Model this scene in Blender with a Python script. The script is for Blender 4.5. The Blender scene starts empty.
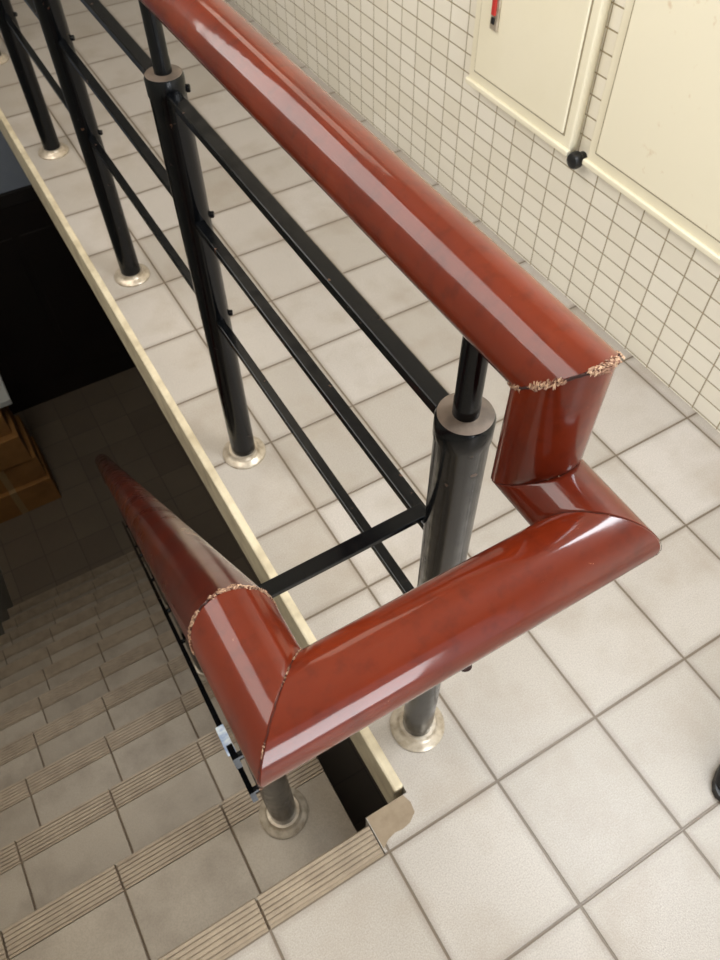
import bpy, bmesh, math, random
from mathutils import Vector, Matrix, noise as mnoise
random.seed(7)
S=1.4
sc=bpy.context.scene
try:
    sc.view_settings.view_transform='Standard'; sc.view_settings.look='None'
except Exception: pass

# ------------------------------------------------------------ helpers
def link(o): bpy.context.collection.objects.link(o); return o
def empty(name,loc=(0,0,0)):
    o=bpy.data.objects.new(name,None); o.location=Vector(loc)*S; o.empty_display_size=.05; return link(o)
def obj_from_bm(name,bm,mats,parent=None,smooth=False,scale=True,bevel=0,angle=35):
    me=bpy.data.meshes.new(name)
    if scale: bmesh.ops.scale(bm,vec=(S,S,S),verts=bm.verts)
    bmesh.ops.recalc_face_normals(bm,faces=bm.faces)
    bm.to_mesh(me); bm.free()
    for m in (mats if isinstance(mats,(list,tuple)) else [mats]): me.materials.append(m)
    o=bpy.data.objects.new(name,me); link(o)
    if smooth:
        for p in me.polygons: p.use_smooth=True
        try: me.set_sharp_from_angle(angle=math.radians(angle))
        except Exception: pass
    if bevel:
        b=o.modifiers.new('bev','BEVEL'); b.width=bevel*S; b.segments=2; b.limit_method='ANGLE'; b.angle_limit=math.radians(40)
    if parent:
        o.parent=parent; o.matrix_parent_inverse=Matrix.Translation(-parent.location)
    return o
def add_box(bm,a,b,mi=0):
    x0,y0,z0=a;x1,y1,z1=b
    v=[bm.verts.new(p) for p in [(x0,y0,z0),(x1,y0,z0),(x1,y1,z0),(x0,y1,z0),(x0,y0,z1),(x1,y0,z1),(x1,y1,z1),(x0,y1,z1)]]
    for f in [(0,3,2,1),(4,5,6,7),(0,1,5,4),(1,2,6,5),(2,3,7,6),(3,0,4,7)]:
        bm.faces.new([v[i] for i in f]).material_index=mi
def box(name,a,b,mat,parent=None,bevel=0):
    bm=bmesh.new(); add_box(bm,a,b); return obj_from_bm(name,bm,mat,parent,bevel=bevel)
def basis(d):
    d=Vector(d).normalized(); up=Vector((0,0,1)) if abs(d.z)<.9 else Vector((1,0,0))
    a=d.cross(up).normalized(); return a,a.cross(d).normalized(),d
def lathe(bm,c,prof,n=40,mi=0,axis=(0,0,1)):
    a,b,d=basis(axis); c=Vector(c); rings=[]
    for r,h in prof:
        if r<1e-6: rings.append([bm.verts.new(c+d*h)])
        else: rings.append([bm.verts.new(c+d*h+(a*math.cos(2*math.pi*i/n)+b*math.sin(2*math.pi*i/n))*r) for i in range(n)])
    for r0,r1 in zip(rings,rings[1:]):
        for i in range(n):
            j=(i+1)%n
            if len(r0)==1 and len(r1)==1: continue
            if len(r0)==1: f=[r0[0],r1[i],r1[j]]
            elif len(r1)==1: f=[r0[i],r1[0],r0[j]]
            else: f=[r0[i],r1[i],r1[j],r0[j]]
            bm.faces.new(f).material_index=mi
def bar(bm,p,q,w,h,mi=0):
    p=Vector(p);q=Vector(q);a,b,d=basis(q-p)
    vs=[]
    for c in (p,q):
        vs.append([bm.verts.new(c+a*sx*w/2+b*sy*h/2) for sx,sy in ((-1,-1),(1,-1),(1,1),(-1,1))])
    for i in range(4):
        j=(i+1)%4; bm.faces.new([vs[0][i],vs[0][j],vs[1][j],vs[1][i]]).material_index=mi
    bm.faces.new(vs[0][::-1]).material_index=mi; bm.faces.new(vs[1]).material_index=mi

# ------------------------------------------------------------ materials
def lin(r,g,b): 
    f=lambda c:(c/255/12.92) if c/255<=.04045 else ((c/255+.055)/1.055)**2.4
    return (f(r),f(g),f(b),1)
class N:
    def __init__(s,name):
        s.m=bpy.data.materials.new(name); s.m.use_nodes=True; s.t=s.m.node_tree; s.b=s.t.nodes['Principled BSDF']
    def n(s,t,**k):
        x=s.t.nodes.new(t)
        for a,v in k.items(): setattr(x,a,v)
        return x
    def l(s,a,b): s.t.links.new(a,b)
    def math(s,op,a,b=None,c=None):
        x=s.n('ShaderNodeMath',operation=op)
        for i,v in enumerate((a,b,c)):
            if v is None: continue
            if isinstance(v,(int,float)): x.inputs[i].default_value=v
            else: s.l(v,x.inputs[i])
        return x.outputs[0]
    def mix(s,f,a,b,bt='MIX'):
        x=s.n('ShaderNodeMix',data_type='RGBA',blend_type=bt)
        for i,v in ((0,f),(6,a),(7,b)):
            if isinstance(v,(int,float,tuple)): x.inputs[i].default_value=v
            else: s.l(v,x.inputs[i])
        return x.outputs[2]
    def noise(s,scale,detail=4,vec=None,rough=.55):
        x=s.n('ShaderNodeTexNoise'); x.inputs['Scale'].default_value=scale; x.inputs['Detail'].default_value=detail; x.inputs['Roughness'].default_value=rough
        s.l(vec if vec is not None else s.pos(),x.inputs['Vector'])
        return x.outputs['Fac']
    def rng(s,v,a,b,c=0,d=1):
        x=s.n('ShaderNodeMapRange'); s.l(v,x.inputs[0])
        for i,k in enumerate((a,b,c,d)): x.inputs[i+1].default_value=k
        return x.outputs[0]
    def pos(s): return s.n('ShaderNodeNewGeometry').outputs['Position']
    def bump(s,h,st,dist=.002,coat=False):
        x=s.n('ShaderNodeBump'); x.inputs['Strength'].default_value=st; x.inputs['Distance'].default_value=dist; s.l(h,x.inputs['Height']); s.l(x.outputs[0],s.b.inputs['Normal'])
        if coat: s.l(x.outputs[0],s.b.inputs['Coat Normal'])
    def set(s,**k):
        for a,v in k.items():
            a={'col':'Base Color','rough':'Roughness','metal':'Metallic','coat':'Coat Weight','coatr':'Coat Roughness','spec':'Specular IOR Level'}[a]
            if isinstance(v,(int,float,tuple)): s.b.inputs[a].default_value=v
            else: s.l(v,s.b.inputs[a])
def grid_mat(name,ax,sizes,offs,groove,cols,grout,rough,speck=.12,bumpst=.6,stain=None,bigamt=.28):
    m=N(name); p=m.pos(); sep=m.n('ShaderNodeSeparateXYZ'); m.l(p,sep.inputs[0])
    ds=[];fl=[]
    for a,sz,of in zip(ax,sizes,offs):
        t=m.math('DIVIDE',m.math('SUBTRACT',sep.outputs[a],of*S),sz*S)
        fr=m.math('FRACT',t); fl.append(m.math('FLOOR',t))
        ds.append(m.math('MULTIPLY',m.math('MINIMUM',fr,m.math('SUBTRACT',1.0,fr)),sz*S))
    d=m.math('MINIMUM',ds[0],ds[1])
    mask=m.rng(d,groove*.5-.0006,groove*.5+.0008)
    cb=m.n('ShaderNodeCombineXYZ'); m.l(fl[0],cb.inputs[0]); m.l(fl[1],cb.inputs[1])
    wn=m.n('ShaderNodeTexWhiteNoise'); m.l(cb.outputs[0],wn.inputs[0])
    c=m.mix(wn.outputs[0],cols[0],cols[1])
    sp=m.noise(420,2); big=m.noise(2.5,5)
    c=m.mix(m.rng(sp,.35,.7,0,speck*2),c,tuple(x*.45 for x in cols[0][:3])+(1,))
    c=m.mix(m.rng(big,.35,.7,0,bigamt),c,tuple(x*.62 for x in cols[0][:3])+(1,))
    if stain: c=m.mix(m.rng(m.noise(7,7),.48,.8,0,.6),c,stain)
    c=m.mix(m.rng(d,groove*.5,groove*.5+.012,.35 if stain else 0,0),c,grout)
    c=m.mix(mask,grout,c)
    r=m.math('ADD',m.math('MULTIPLY',sp,.25),rough-.1)
    m.set(col=c,rough=r)
    h=m.math('ADD',m.math('MULTIPLY',mask,1.0),m.math('MULTIPLY',sp,speck))
    m.bump(h,bumpst,.0018)
    return m.m
XG,YG,T=.4313,.1403,.1596
floor_m=grid_mat('floor_tile',(0,1),(T,T),(XG,YG),.0042,(lin(176,167,156),lin(196,188,180)),lin(104,90,74),.34,.22,stain=lin(146,131,112),bigamt=.22)
wall_m=grid_mat('wall_tile',(1,2),(.0565,.0335),(.02,.004),.0029,(lin(238,231,214),lin(246,240,226)),lin(164,148,118),.2,.02,.8,bigamt=.08)
def tile_piece():
    m=N('stair_tile'); g=m.n('ShaderNodeNewGeometry')
    c=m.mix(g.outputs['Random Per Island'],lin(146,134,117),lin(162,150,133))  # browner than the floor tile, dimmed in colour for the stairs' lower light
    sp=m.noise(380,2); c=m.mix(m.rng(sp,.35,.7,0,.3),c,lin(104,92,78))
    c=m.mix(m.rng(m.noise(9,6),.45,.75,0,.6),c,lin(100,86,70))
    m.set(col=c,rough=.45); m.bump(sp,.15,.001); return m.m
stile_m=tile_piece()
def simple(name,col,rough=.5,metal=0,var=None,scale=20,bump=0,spec=.5,coat=0,amt=.6):
    m=N(name); c=col
    if var:
        nz=m.noise(scale,6); c=m.mix(m.rng(nz,.4,.72,0,amt),col,var)
        if bump: m.bump(nz,bump,.002)
    m.set(col=c,rough=rough,metal=metal,spec=spec,coat=coat); return m.m
nose_m=simple('ribbed_nosing_ceramic',lin(152,136,115),.5,var=lin(118,102,84),scale=25)
conc_m=simple('dirty_concrete',lin(120,104,86),.85,var=lin(66,54,44),scale=14,bump=.3)
mortar_m=simple('mortar_patch',lin(150,134,114),.9,var=lin(122,106,88),scale=34,spec=.1)
dark_m=simple('stairwell_shade_dark',lin(34,28,25),.8,var=lin(20,16,14),scale=5)  # stairwell shade put into the colour of its walls; lintel shares it
sidewall_m=simple('plaster_grey',lin(170,168,160),.8,var=lin(150,148,138),scale=3,bump=.05)
blue_m=simple('blue_grey_plaster',lin(160,168,180),.8,var=lin(136,146,162),scale=4)
trim_m=simple('cream_edge_paint',lin(222,209,180),.5,var=lin(156,138,108),scale=16,bump=.1)
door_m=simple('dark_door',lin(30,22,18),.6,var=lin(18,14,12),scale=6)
steel_m=simple('flange_steel',lin(200,188,170),.34,.5,var=lin(120,98,70),scale=60)
cab_m=simple('cabinet_enamel',lin(238,230,206),.34,var=lin(230,221,192),scale=7,bump=.01,amt=.4)
def stained():
    m=N('cabinet_enamel_stained'); nz=m.noise(30,6); b=m.noise(6,2)
    f=m.math('MULTIPLY',m.rng(nz,.62,.70),m.rng(b,.5,.62))
    m.set(col=m.mix(m.math('MULTIPLY',f,.35),lin(238,230,206),lin(190,146,92)),rough=.34); return m.m
rust_m=stained()
cabgap_m=simple('cabinet_gap',lin(150,138,112),.6)
rub_m=simple('black_rubber',lin(16,16,17),.45)
def blackpaint():
    m=N('black_gloss_paint'); nz=m.noise(45,5)
    c=m.mix(m.rng(nz,.69,.72,0,.8),lin(6,7,9),lin(88,62,46))
    m.set(col=c,rough=m.rng(nz,.4,.75,.15,.3),spec=.28); m.bump(m.noise(90,3),.05,.001); return m.m
black_m=blackpaint()
captop_m=simple('worn_cap_metal',lin(104,90,78),.45,.2,var=lin(50,42,36),scale=50,bump=.2)
def redmat(name,a,b,c_,rough,fleck,coatr=.05,coat=.8,th=.68):
    m=N(name)
    n1=m.noise(7,5); n2=m.noise(70,5); c=m.mix(m.rng(n1,.35,.7),a,b); c=m.mix(m.rng(n2,.5,.78,0,.45),c,c_)
    s=m.noise(120,4,None,.7); s2=m.noise(9,3)
    f=m.math('MULTIPLY',m.rng(s,th,th+.03),m.rng(s2,.55,.65))
    c=m.mix(m.math('MULTIPLY',f,fleck),c,lin(206,140,104))
    m.set(col=c,rough=rough,coat=coat,coatr=m.rng(m.noise(14,6),.4,.7,coatr,coatr+.10),spec=.08)
    m.bump(m.noise(16,2),.10,.005,True); return m.m
red_m=redmat('red_brown_varnish',lin(108,35,9),lin(84,23,6),lin(54,13,5),.4,.5,th=.70)
red2_m=redmat('aged_red_brown_varnish',lin(86,31,18),lin(62,21,13),lin(36,14,11),.35,.9,.14,th=.64)
chip_m=N('splintered_wood'); _g=chip_m.n('ShaderNodeNewGeometry')
_c=chip_m.mix(_g.outputs['Random Per Island'],lin(210,176,146),lin(86,38,24)); chip_m.set(col=_c,rough=.85); chip_m=chip_m.m
crev_m=simple('dark_crevice',lin(44,16,10),.9)
card_m=simple('cardboard',lin(172,122,66),.85,var=lin(128,86,44),scale=8)
cardt_m=simple('carton_tape',lin(176,144,98),.5)
white_m=simple('white_tape',lin(215,224,234),.4,var=lin(90,130,190),scale=60,amt=.9)
foam_m=simple('white_foam',lin(215,215,210),.7)
redp_m=simple('red_plastic',lin(190,50,45),.4)

# ------------------------------------------------------------ room
xs,yn=.1664,.1749
xw=.9334; xl=-.58; Yfar=3.3; Yb=-1.7; top=1.95; xf=.107; xbr=.45
RI,TR=.174,.168; NS=12; zb=-RI*NS
bm=bmesh.new()
add_box(bm,(xs,yn+.012,-.1),(xw,4.2,0)); add_box(bm,(xf,Yb,-.1),(xw,yn+.012,0)); add_box(bm,(xl,Yb,-.1),(xf,YG,0))
obj_from_bm('floor',bm,floor_m)
bm=bmesh.new(); rnd=random.Random(3)
pl=[(xf+.001,YG+.006)]+[(xf+.011*k,YG+.010+rnd.uniform(0,.008)) for k in range(1,5)]+[(xs-.004,YG+.022),(xs-.002,yn),(xs-.006,yn+.012),(xf+.03,yn+.0122),(xf+.001,yn+.0122)]
lo=[bm.verts.new((x,y,-.004)) for x,y in pl]; hi=[bm.verts.new((x,y,.0002)) for x,y in pl]
bm.faces.new(lo); bm.faces.new(hi)
for i in range(len(pl)):
    j=(i+1)%len(pl); bm.faces.new([lo[i],lo[j],hi[j],hi[i]])
obj_from_bm('trim_2',bm,mortar_m,None)
box('trim_1',(xs-.013,yn+.02,-.105),(xs+.001,4.2,.002),trim_m,bevel=.003)
box('wall_right',(xw,Yb,-.1),(xw+.08,4.2,top),wall_m)
box('wall_left',(xl-.08,Yb,zb-.1),(xl,4.2,top),sidewall_m)
box('wall_far',(xl,Yfar,-.93),(xbr,Yfar+.08,-.1),blue_m)
box('wall_stairwell_far',(xl,Yfar,0),(xs-.013,Yfar+.08,top),sidewall_m)
box('wall_corridor_end',(xs-.01,4.2,-.1),(xw+.08,4.28,top),sidewall_m)
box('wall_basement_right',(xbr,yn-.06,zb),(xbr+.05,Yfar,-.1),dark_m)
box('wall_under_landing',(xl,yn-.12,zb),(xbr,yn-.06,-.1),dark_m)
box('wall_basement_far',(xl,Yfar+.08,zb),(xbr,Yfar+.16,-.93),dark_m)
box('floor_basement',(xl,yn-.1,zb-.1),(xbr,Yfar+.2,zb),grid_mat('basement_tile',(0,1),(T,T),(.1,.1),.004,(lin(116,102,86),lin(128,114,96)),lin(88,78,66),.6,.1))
box('ceiling',(xl-.08,Yb,top),(xw+.08,4.28,top+.06),simple('ceiling_paint',lin(215,208,196),.8))
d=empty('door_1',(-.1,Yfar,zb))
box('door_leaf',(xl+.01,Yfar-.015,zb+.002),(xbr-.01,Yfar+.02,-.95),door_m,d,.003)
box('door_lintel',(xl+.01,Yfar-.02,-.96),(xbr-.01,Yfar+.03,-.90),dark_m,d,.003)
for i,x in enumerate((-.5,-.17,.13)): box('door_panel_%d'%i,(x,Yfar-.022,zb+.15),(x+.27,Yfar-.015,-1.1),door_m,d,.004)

# ------------------------------------------------------------ staircase
st=empty('staircase',(0,.2,0)); xl2=xl+.003
pts=[]
for k in range(NS):
    y=yn+TR*k; pts+= [(y,-RI*k-(.004)),(y,-RI*(k+1)-.004)]
pts[-1]=(pts[-1][0],zb)
pts=[(yn-.034,-.004)]+pts+[(yn+TR*(NS-1)-.22,zb),(yn-.034,-.25)]
bm=bmesh.new()
A=[bm.verts.new((xl2,y,z)) for y,z in pts]; B=[bm.verts.new((xf-.003,y,z)) for y,z in pts]
bm.faces.new(A); bm.faces.new(B[::-1])
for i in range(len(pts)):
    j=(i+1)%len(pts); bm.faces.new([A[i],A[j],B[j],B[i]])
obj_from_bm('stair_body',bm,conc_m,st)
xb=[xl2,XG-6*T,XG-5*T,XG-4*T,XG-3*T,xf]
bt=bmesh.new(); bn=bmesh.new(); g=.0016
def ridge(bm,x0,x1,y0,z,n=6,w=.035):
    pr=[(y0+.004,z-.030),(y0+.004,z-.004)]
    step=w/n
    for i in range(n):
        a=y0+.002-i*step
        pr+=[(a,z+.0012),(a-step*.64,z+.0012),(a-step*.72,z-.0006),(a-step*.92,z-.0006)]
    pr+=[(y0-w,z+.0),(y0-w,z-.004),(y0-.002,z-.006),(y0-.002,z-.030)]
    A=[bm.verts.new((x0,a,b)) for a,b in pr]; B=[bm.verts.new((x1,a,b)) for a,b in pr]
    bm.faces.new(A); bm.faces.new(B[::-1])
    for i in range(len(pr)):
        j=(i+1)%len(pr); bm.faces.new([A[i],A[j],B[j],B[i]])
for k in range(NS):
    z=-RI*k; ye=yn+TR*k
    for x0,x1 in zip(xb,xb[1:]):
        ridge(bn,x0+g,x1-g,ye,z)
        if k>0: add_box(bt,(x0+g,ye-TR+.004,z-.006),(x1-g,ye-.036,z))
        add_box(bt,(x0+g,ye-.003,z-RI+.002),(x1-g,ye+.003,z-.032))
obj_from_bm('tread_tiles',bt,stile_m,st,bevel=.0008)
obj_from_bm('ribbed_nosings',bn,nose_m,st)

# ------------------------------------------------------------ metal railings
xp,y1,sp,zt=.2235,.2510,.5302,.6216
zr,zr2,yr,yc,xh,yj=.7207,.6384,.1836,.1270,.0273,.1800
RR=.0238
def post(name,par,x,y,z0,z1,r=.0195,ztop=None,stub=.0092):
    bm=bmesh.new()
    lathe(bm,(x,y,z0),[(0,.004),(r,.004),(r,z1-z0-.022),(r*1.05,z1-z0-.020),(r*1.05,z1-z0-.003),(r*.98,z1-z0)],40,0)
    lathe(bm,(x,y,z0),[(r*.98,z1-z0),(r*.6,z1-z0+.0012),(0,z1-z0+.0012)],40,1)
    lathe(bm,(x,y,z1),[(stub,0),(stub,.014),(stub*.96,.016),(stub*.96,ztop-z1)],24,0)
    return obj_from_bm(name,bm,[black_m,captop_m],par,True)
def flange(name,par,x,y,z):
    bm=bmesh.new()
    lathe(bm,(x,y,z),[(.0355,0),(.0358,.003),(.033,.006),(.028,.0075),(.0245,.011),(.0235,.014),(.019,.014)],44)
    obj_from_bm(name,bm,steel_m,par,True)
mr=empty('landing_railing',(xp,1,0))
for k in range(6):
    y=y1+k*sp
    post('post_%d'%(k+1),mr,xp,y,0,zt,ztop=zr-RR*.8); flange('base_flange_%d'%(k+1),mr,xp,y,0)
    if k:
        bm=bmesh.new()
        for zbar in (.603,.453,.300):
            lathe(bm,(xp,y-.012,zbar),[(.0062,0),(.0062,.013),(.004,.0145)],14,axis=(0,-1,0))
            lathe(bm,(xp+.014,y-.004,zbar+.001),[(.0042,0),(.0042,.0085),(.003,.0095),(0,.0095)],14,axis=(1,-.5,0))
        obj_from_bm('bar_lugs_%d'%(k+1),bm,black_m,mr,True)
for i,(zbar,w,h) in enumerate(((.605,.0150,.010),(.455,.0130,.009),(.302,.0115,.009))):
    bm=bmesh.new(); bar(bm,(xp,y1+.012,zbar),(xp,y1+5*sp,zbar),w,h); obj_from_bm('rail_bar_%d'%(i+1),bm,black_m,mr,bevel=.0012)
bm=bmesh.new(); bar(bm,(xp+.004,y1+.036,.459),(xh,y1+.036,.457),.014,.006)
obj_from_bm('cross_bar',bm,black_m,mr,bevel=.001)

sr=empty('stair_railing',(xh,.3,-.17))
sl=RI/TR
for j,k in enumerate((1,4,7,10)):
    y=.286+TR*(k-1); z0=-RI*k; zrail=zr2-(y-yj)*sl
    post('post_%d'%(j+1),sr,xh,y,z0,zrail-.10,ztop=zrail-RR*.8); flange('base_flange_%d'%(j+1),sr,xh,y,z0)
ye=.286+TR*9.6
xx=xh-.028
for i,dr in enumerate((.385,.53)):
    bm=bmesh.new(); zz=lambda y:zr2-(y-yj)*sl-dr
    bar(bm,(xx,.276,zz(.276)),(xx,ye,zz(ye)),.007,.012)
    for k in (1,4,7,10):
        y=.286+TR*(k-1); lathe(bm,(xh-.015,y,zz(y)),[(.005,0),(.005,.014)],12,axis=(-1,0,0))
    obj_from_bm('sloping_bar_%d'%(i+1),bm,black_m,sr)
bm=bmesh.new(); zz=lambda y:zr2-(y-yj)*sl-.385
bar(bm,(xx-.001,.304,zz(.304)),(xx-.001,.344,zz(.344)),.0105,.0145)
obj_from_bm('tape_wrap',bm,[white_m],sr,bevel=.001)

# ------------------------------------------------------------ red handrail
def mitre_tube(bm,P,r,seg,n=72,mis=None,groove=.0006):
    P=[Vector(p) for p in P]
    dirs=[(b-a).normalized() for a,b in zip(P,P[1:])]
    for s in seg:
        a,b,d=basis(dirs[s])
        def plane(i):
            if i==0: return dirs[0]
            if i==len(P)-1: return dirs[-1]
            return (dirs[i-1]+dirs[i]).normalized()
        n0,n1=plane(s),plane(s+1); L=(P[s+1]-P[s]).length
        rings=[]
        rad=[r-groove]+[r]*16+[r-groove]
        for idx in range(18):
            ring=[]
            for i in range(n):
                an=2*math.pi*i/n; off=(a*math.cos(an)+b*math.sin(an))
                o=off*rad[idx]
                t0=-(o.dot(n0))/(d.dot(n0)); t1=L-(o.dot(n1))/(d.dot(n1))
                if idx==0:t=t0
                elif idx==1:t=t0+.0012
                elif idx==17:t=t1
                elif idx==16:t=t1-.0012
                else: t=t0+.0012+(t1-t0-.0024)*(idx-1)/15
                ring.append(bm.verts.new(P[s]+o+d*t))
            rings.append(ring)
        mi=mis[s] if mis else 0
        for r0,r1 in zip(rings,rings[1:]):
            for i in range(n):
                j=(i+1)%n; bm.faces.new([r0[i],r0[j],r1[j],r1[i]]).material_index=mi
        if s==0: bm.faces.new(rings[0])
        if s==len(P)-2: bm.faces.new(rings[-1])
yE=.286+TR*9.7
path=[(xp,4.1,zr),(xp,yr,zr),(xp,yr,zr2),(xp,yc,zr2),(xh,yc,zr2),(xh,yj,zr2),(xh,yE,zr2-(yE-yj)*sl),(xh,yE+.02,zr2-(yE-yj)*sl-.14)]
hr=empty('handrail',(xp,yr,zr))
bm=bmesh.new(); mitre_tube(bm,path,RR,range(len(path)-1),mis=[0,0,0,0,0,1,1])
obj_from_bm('rail_tube',bm,[red_m,red2_m],hr,True,angle=30)
bm=bmesh.new(); lathe(bm,(.129,.122,.620),[(.0018,0),(.0018,.016),(.0036,.017),(.0036,.020),(0,.0205)],14,axis=(0,-.5,-1)); obj_from_bm('underside_screw',bm,crev_m,hr,True)
def joint(name,i,nchips,size,spread,th=-.1,seed=0,crev=.0007):
    rnd=random.Random(seed)
    P=[Vector(p) for p in path]; d0=(P[i]-P[i-1]).normalized(); d1=(P[i+1]-P[i]).normalized(); nn=(d0+d1).normalized()
    a,b,d=basis(d0)
    def pt(an,rad,dt=0):
        o=(a*math.cos(an)+b*math.sin(an))*rad
        return P[i]+o+d*(-(o.dot(nn))/(d.dot(nn))+dt)
    bm=bmesh.new(); n=160; rings=[]
    for k in range(n):
        an=2*math.pi*k/n; c=pt(an,RR-.0001,mnoise.noise(Vector((an*9,seed,0)))*.0010); o=(a*math.cos(an)+b*math.sin(an))
        w=crev*(.6+.9*abs(mnoise.noise(Vector((an*14,seed+3,0)))))
        rings.append([bm.verts.new(c+(o*math.cos(q)*.5+d*math.sin(q))*w) for q in [j*math.pi/3 for j in range(6)]])
    for k in range(n):
        r0,r1=rings[k],rings[(k+1)%n]
        for j in range(6): bm.faces.new([r0[j],r0[(j+1)%6],r1[(j+1)%6],r1[j]])
    obj_from_bm(name+'_crevice',bm,crev_m,hr)
    bm=bmesh.new()
    for _ in range(nchips):
        an=rnd.uniform(0,2*math.pi); dens=mnoise.noise(Vector((math.cos(an)*2.2,math.sin(an)*2.2,seed*1.7)))
        if dens<th: continue
        o=(a*math.cos(an)+b*math.sin(an)); tg=(b*math.cos(an)-a*math.sin(an))
        off=rnd.gauss(0,spread)*(.5+1.6*max(0,dens-th))
        c=pt(an,RR+.0001,off)
        L=size*rnd.uniform(.5,1.9); W=size*rnd.uniform(.2,.55); H=size*rnd.uniform(.1,.35)
        ro=rnd.uniform(-.9,.9); u=tg*math.cos(ro)+d*math.sin(ro); v=d*math.cos(ro)-tg*math.sin(ro)
        q=[]
        for sx,sy in ((-1,0),(-.3,-1),(.6,-.8),(1,.1),(.4,.9),(-.5,.8)):
            q.append(c+u*L*.5*sx*rnd.uniform(.7,1.2)+v*W*.5*sy*rnd.uniform(.6,1.3))
        lo=[bm.verts.new(p-o*.0005) for p in q]; hi=[bm.verts.new(c+(p-c)*.7+o*H*rnd.uniform(.5,1)) for p in q]
        bm.faces.new(lo); bm.faces.new(hi)
        for j in range(6): bm.faces.new([lo[j],lo[(j+1)%6],hi[(j+1)%6],hi[j]])
    obj_from_bm(name+'_splinters',bm,chip_m,hr)
joint('joint_1',1,900,.0026,.0014,-.12,2,.0014)
joint('joint_2',5,850,.0016,.0007,-.25,5,.0007)
joint('joint_3',4,420,.0011,.0003,-.1,9,.0003)
joint('joint_4',2,20,.0008,.0003,.1,12,.0002)
joint('joint_5',3,20,.0008,.0003,.1,15,.0002)

# ------------------------------------------------------------ wall cabinets
def cabinet(name,ya,yb,z0,z1,handle=None,bumper=False,pm=None):
    e=empty(name,(xw,(ya+yb)/2,z0)); X=.9134
    box('frame',(X,ya,z0),(xw,yb,z1),cab_m,e,.003)
    m=.020
    box('door_gap',(X-.0008,ya+m-.003,z0+m+.003),(X+.001,yb-m+.003,z1-m+.003),cabgap_m,e)
    box('door_panel',(X-.004,ya+m,z0+m+.006),(X+.001,yb-m,z1-m),pm or cab_m,e,.0025)
    box('bottom_lip',(X-.006,ya-.002,z0-.004),(X+.004,yb+.002,z0+.006),cab_m,e,.002)
    if handle:
        y,z=handle
        box('latch_plate',(X-.009,y-.010,z-.035),(X-.004,y+.010,z+.035),steel_m,e,.002)
        box('latch_button',(X-.013,y-.005,z-.010),(X-.009,y+.005,z+.022),redp_m,e,.001)
        box('latch_slot',(X-.0125,y-.004,z-.024),(X-.009,y+.004,z-.014),rub_m,e,.001)
    if bumper:
        bm=bmesh.new(); lathe(bm,(xw,.853,.272),[(.010,0),(.010,.008),(.0138,.012),(.0145,.020),(.012,.026),(.006,.029),(0,.0295)],28,axis=(-1,0,0))
        obj_from_bm('rubber_bumper',bm,rub_m,e,True)
cabinet('electrical_cabinet',.870,1.165,.276,.80,(1.10,.425),True)
cabinet('electrical_cabinet.001',.30,.828,.283,.85,pm=rust_m)

# ------------------------------------------------------------ cardboard boxes at the foot of the stairs
cb=empty('stacked_cardboard_boxes',(-.33,2.75,zb))
zz=zb
for i,(x0,x1,yy,h) in enumerate(((-.57,-.21,2.62,.17),(-.56,-.22,2.64,.15),(-.57,-.24,2.63,.17),(-.55,-.26,2.66,.12))):
    box('carton_%d'%i,(x0,yy,zz),(x1,yy+.3,zz+h-.004),card_m,cb,.003)
    box('carton_tape_%d'%i,((x0+x1)/2-.015,yy-.001,zz+.002),((x0+x1)/2+.015,yy+.301,zz+h-.0035),cardt_m,cb)
    zz+=h
box('foam_sheet',(-.5,2.70,zz),(-.20,2.94,zz+.03),foam_m,cb,.003)

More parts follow.
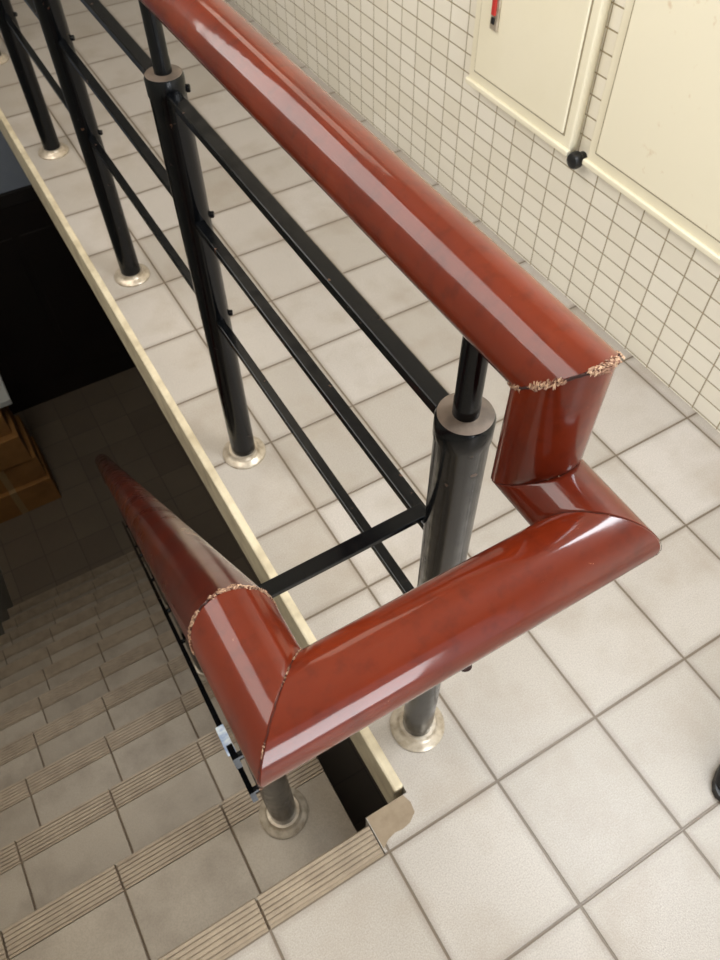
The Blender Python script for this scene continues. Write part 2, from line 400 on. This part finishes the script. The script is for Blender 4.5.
# ------------------------------------------------------------ shoe at the right edge
def shoe():
    e=empty('black_shoe',(.56,-.02,0)); bm=bmesh.new(); secs=[]
    for t,w,h in ((0,.004,.010),(.006,.016,.022),(.02,.026,.032),(.05,.034,.040),(.09,.036,.052),(.13,.030,.068),(.17,.028,.074),(.20,.022,.070),(.212,.010,.05)):
        ring=[]
        for i in range(20):
            an=2*math.pi*i/20; c,s_=math.cos(an),math.sin(an)
            ring.append(bm.verts.new((.496+t,-.013+w*math.copysign(abs(c)**.8,c),.008+ (h-.008)*(.5+.5*math.copysign(abs(s_)**.8,s_)))))
        secs.append(ring)
    for a,b in zip(secs,secs[1:]):
        for i in range(20): bm.faces.new([a[i],a[(i+1)%20],b[(i+1)%20],b[i]])
    bm.faces.new(secs[0]); bm.faces.new(secs[-1])
    obj_from_bm('upper',bm,rub_m,e,True,angle=80)
    bm=bmesh.new(); lo=[];hi=[]
    for i in range(28):
        an=2*math.pi*i/28; c,s_=math.cos(an),math.sin(an)
        p=(.600+.108*c,-.013+.036*s_); lo.append(bm.verts.new((*p,0))); hi.append(bm.verts.new((*p,.012)))
    bm.faces.new(lo); bm.faces.new(hi)
    for i in range(28): bm.faces.new([lo[i],lo[(i+1)%28],hi[(i+1)%28],hi[i]])
    obj_from_bm('sole',bm,rub_m,e)
shoe()

# ------------------------------------------------------------ light
def area(name,loc,tgt,sx,sy,e,col=(1,1,1)):
    l=bpy.data.lights.new(name,'AREA'); l.shape='RECTANGLE'; l.size=sx; l.size_y=sy; l.energy=e; l.color=col
    o=bpy.data.objects.new(name,l); link(o); o.location=Vector(loc); o.rotation_euler=(Vector(tgt)-Vector(loc)).to_track_quat('-Z','Y').to_euler(); return o
area('assumed_entrance_light',(.36,-2.1,.95),(.7,.3,.3),.8,1.3,34,(.94,.97,1))  # assumed light at the unseen open end, placed for the handrail's highlight
area('right_floor_fill',(1.22,.05,1.9),(.95,.55,0),.5,.8,36,(.88,.94,1))  # added fill in front of the solid right wall, brightens the floor there
area('assumed_left_light',(-.62,1.45,1.9),(1.3,1.15,.6),2.6,1.5,60,(1,.965,.91))  # assumed source, no window in the left wall; sized for the rail's reflection band
area('corridor_fill',(.75,3.0,2.6),(.75,3.0,0),.5,1.6,6,(1,.88,.72))  # added warm overhead fill; no known fitting in the corridor
w=bpy.data.worlds.new('World'); sc.world=w; w.use_nodes=True
w.node_tree.nodes['Background'].inputs[0].default_value=(.85,.92,1,1); w.node_tree.nodes['Background'].inputs[1].default_value=.9

# ------------------------------------------------------------ camera
R=[(0.86246,-0.50604,-0.00943),(-0.41377,-0.69423,-0.58893),(0.29148,0.51183,-0.80813)]
r,dn,f=[Vector(v) for v in R]; up=-dn; bk=-f
cam=bpy.data.cameras.new('camera'); co=bpy.data.objects.new('camera',cam); link(co); sc.camera=co
M=Matrix((r,up,bk)).transposed(); co.matrix_world=Matrix.Translation((0,0,S))@M.to_4x4()
cam.sensor_fit='VERTICAL'; cam.sensor_height=24; cam.lens=761.84/960*24; cam.clip_start=.01
cam.dof.use_dof=True; cam.dof.focus_distance=.72; cam.dof.aperture_fstop=10
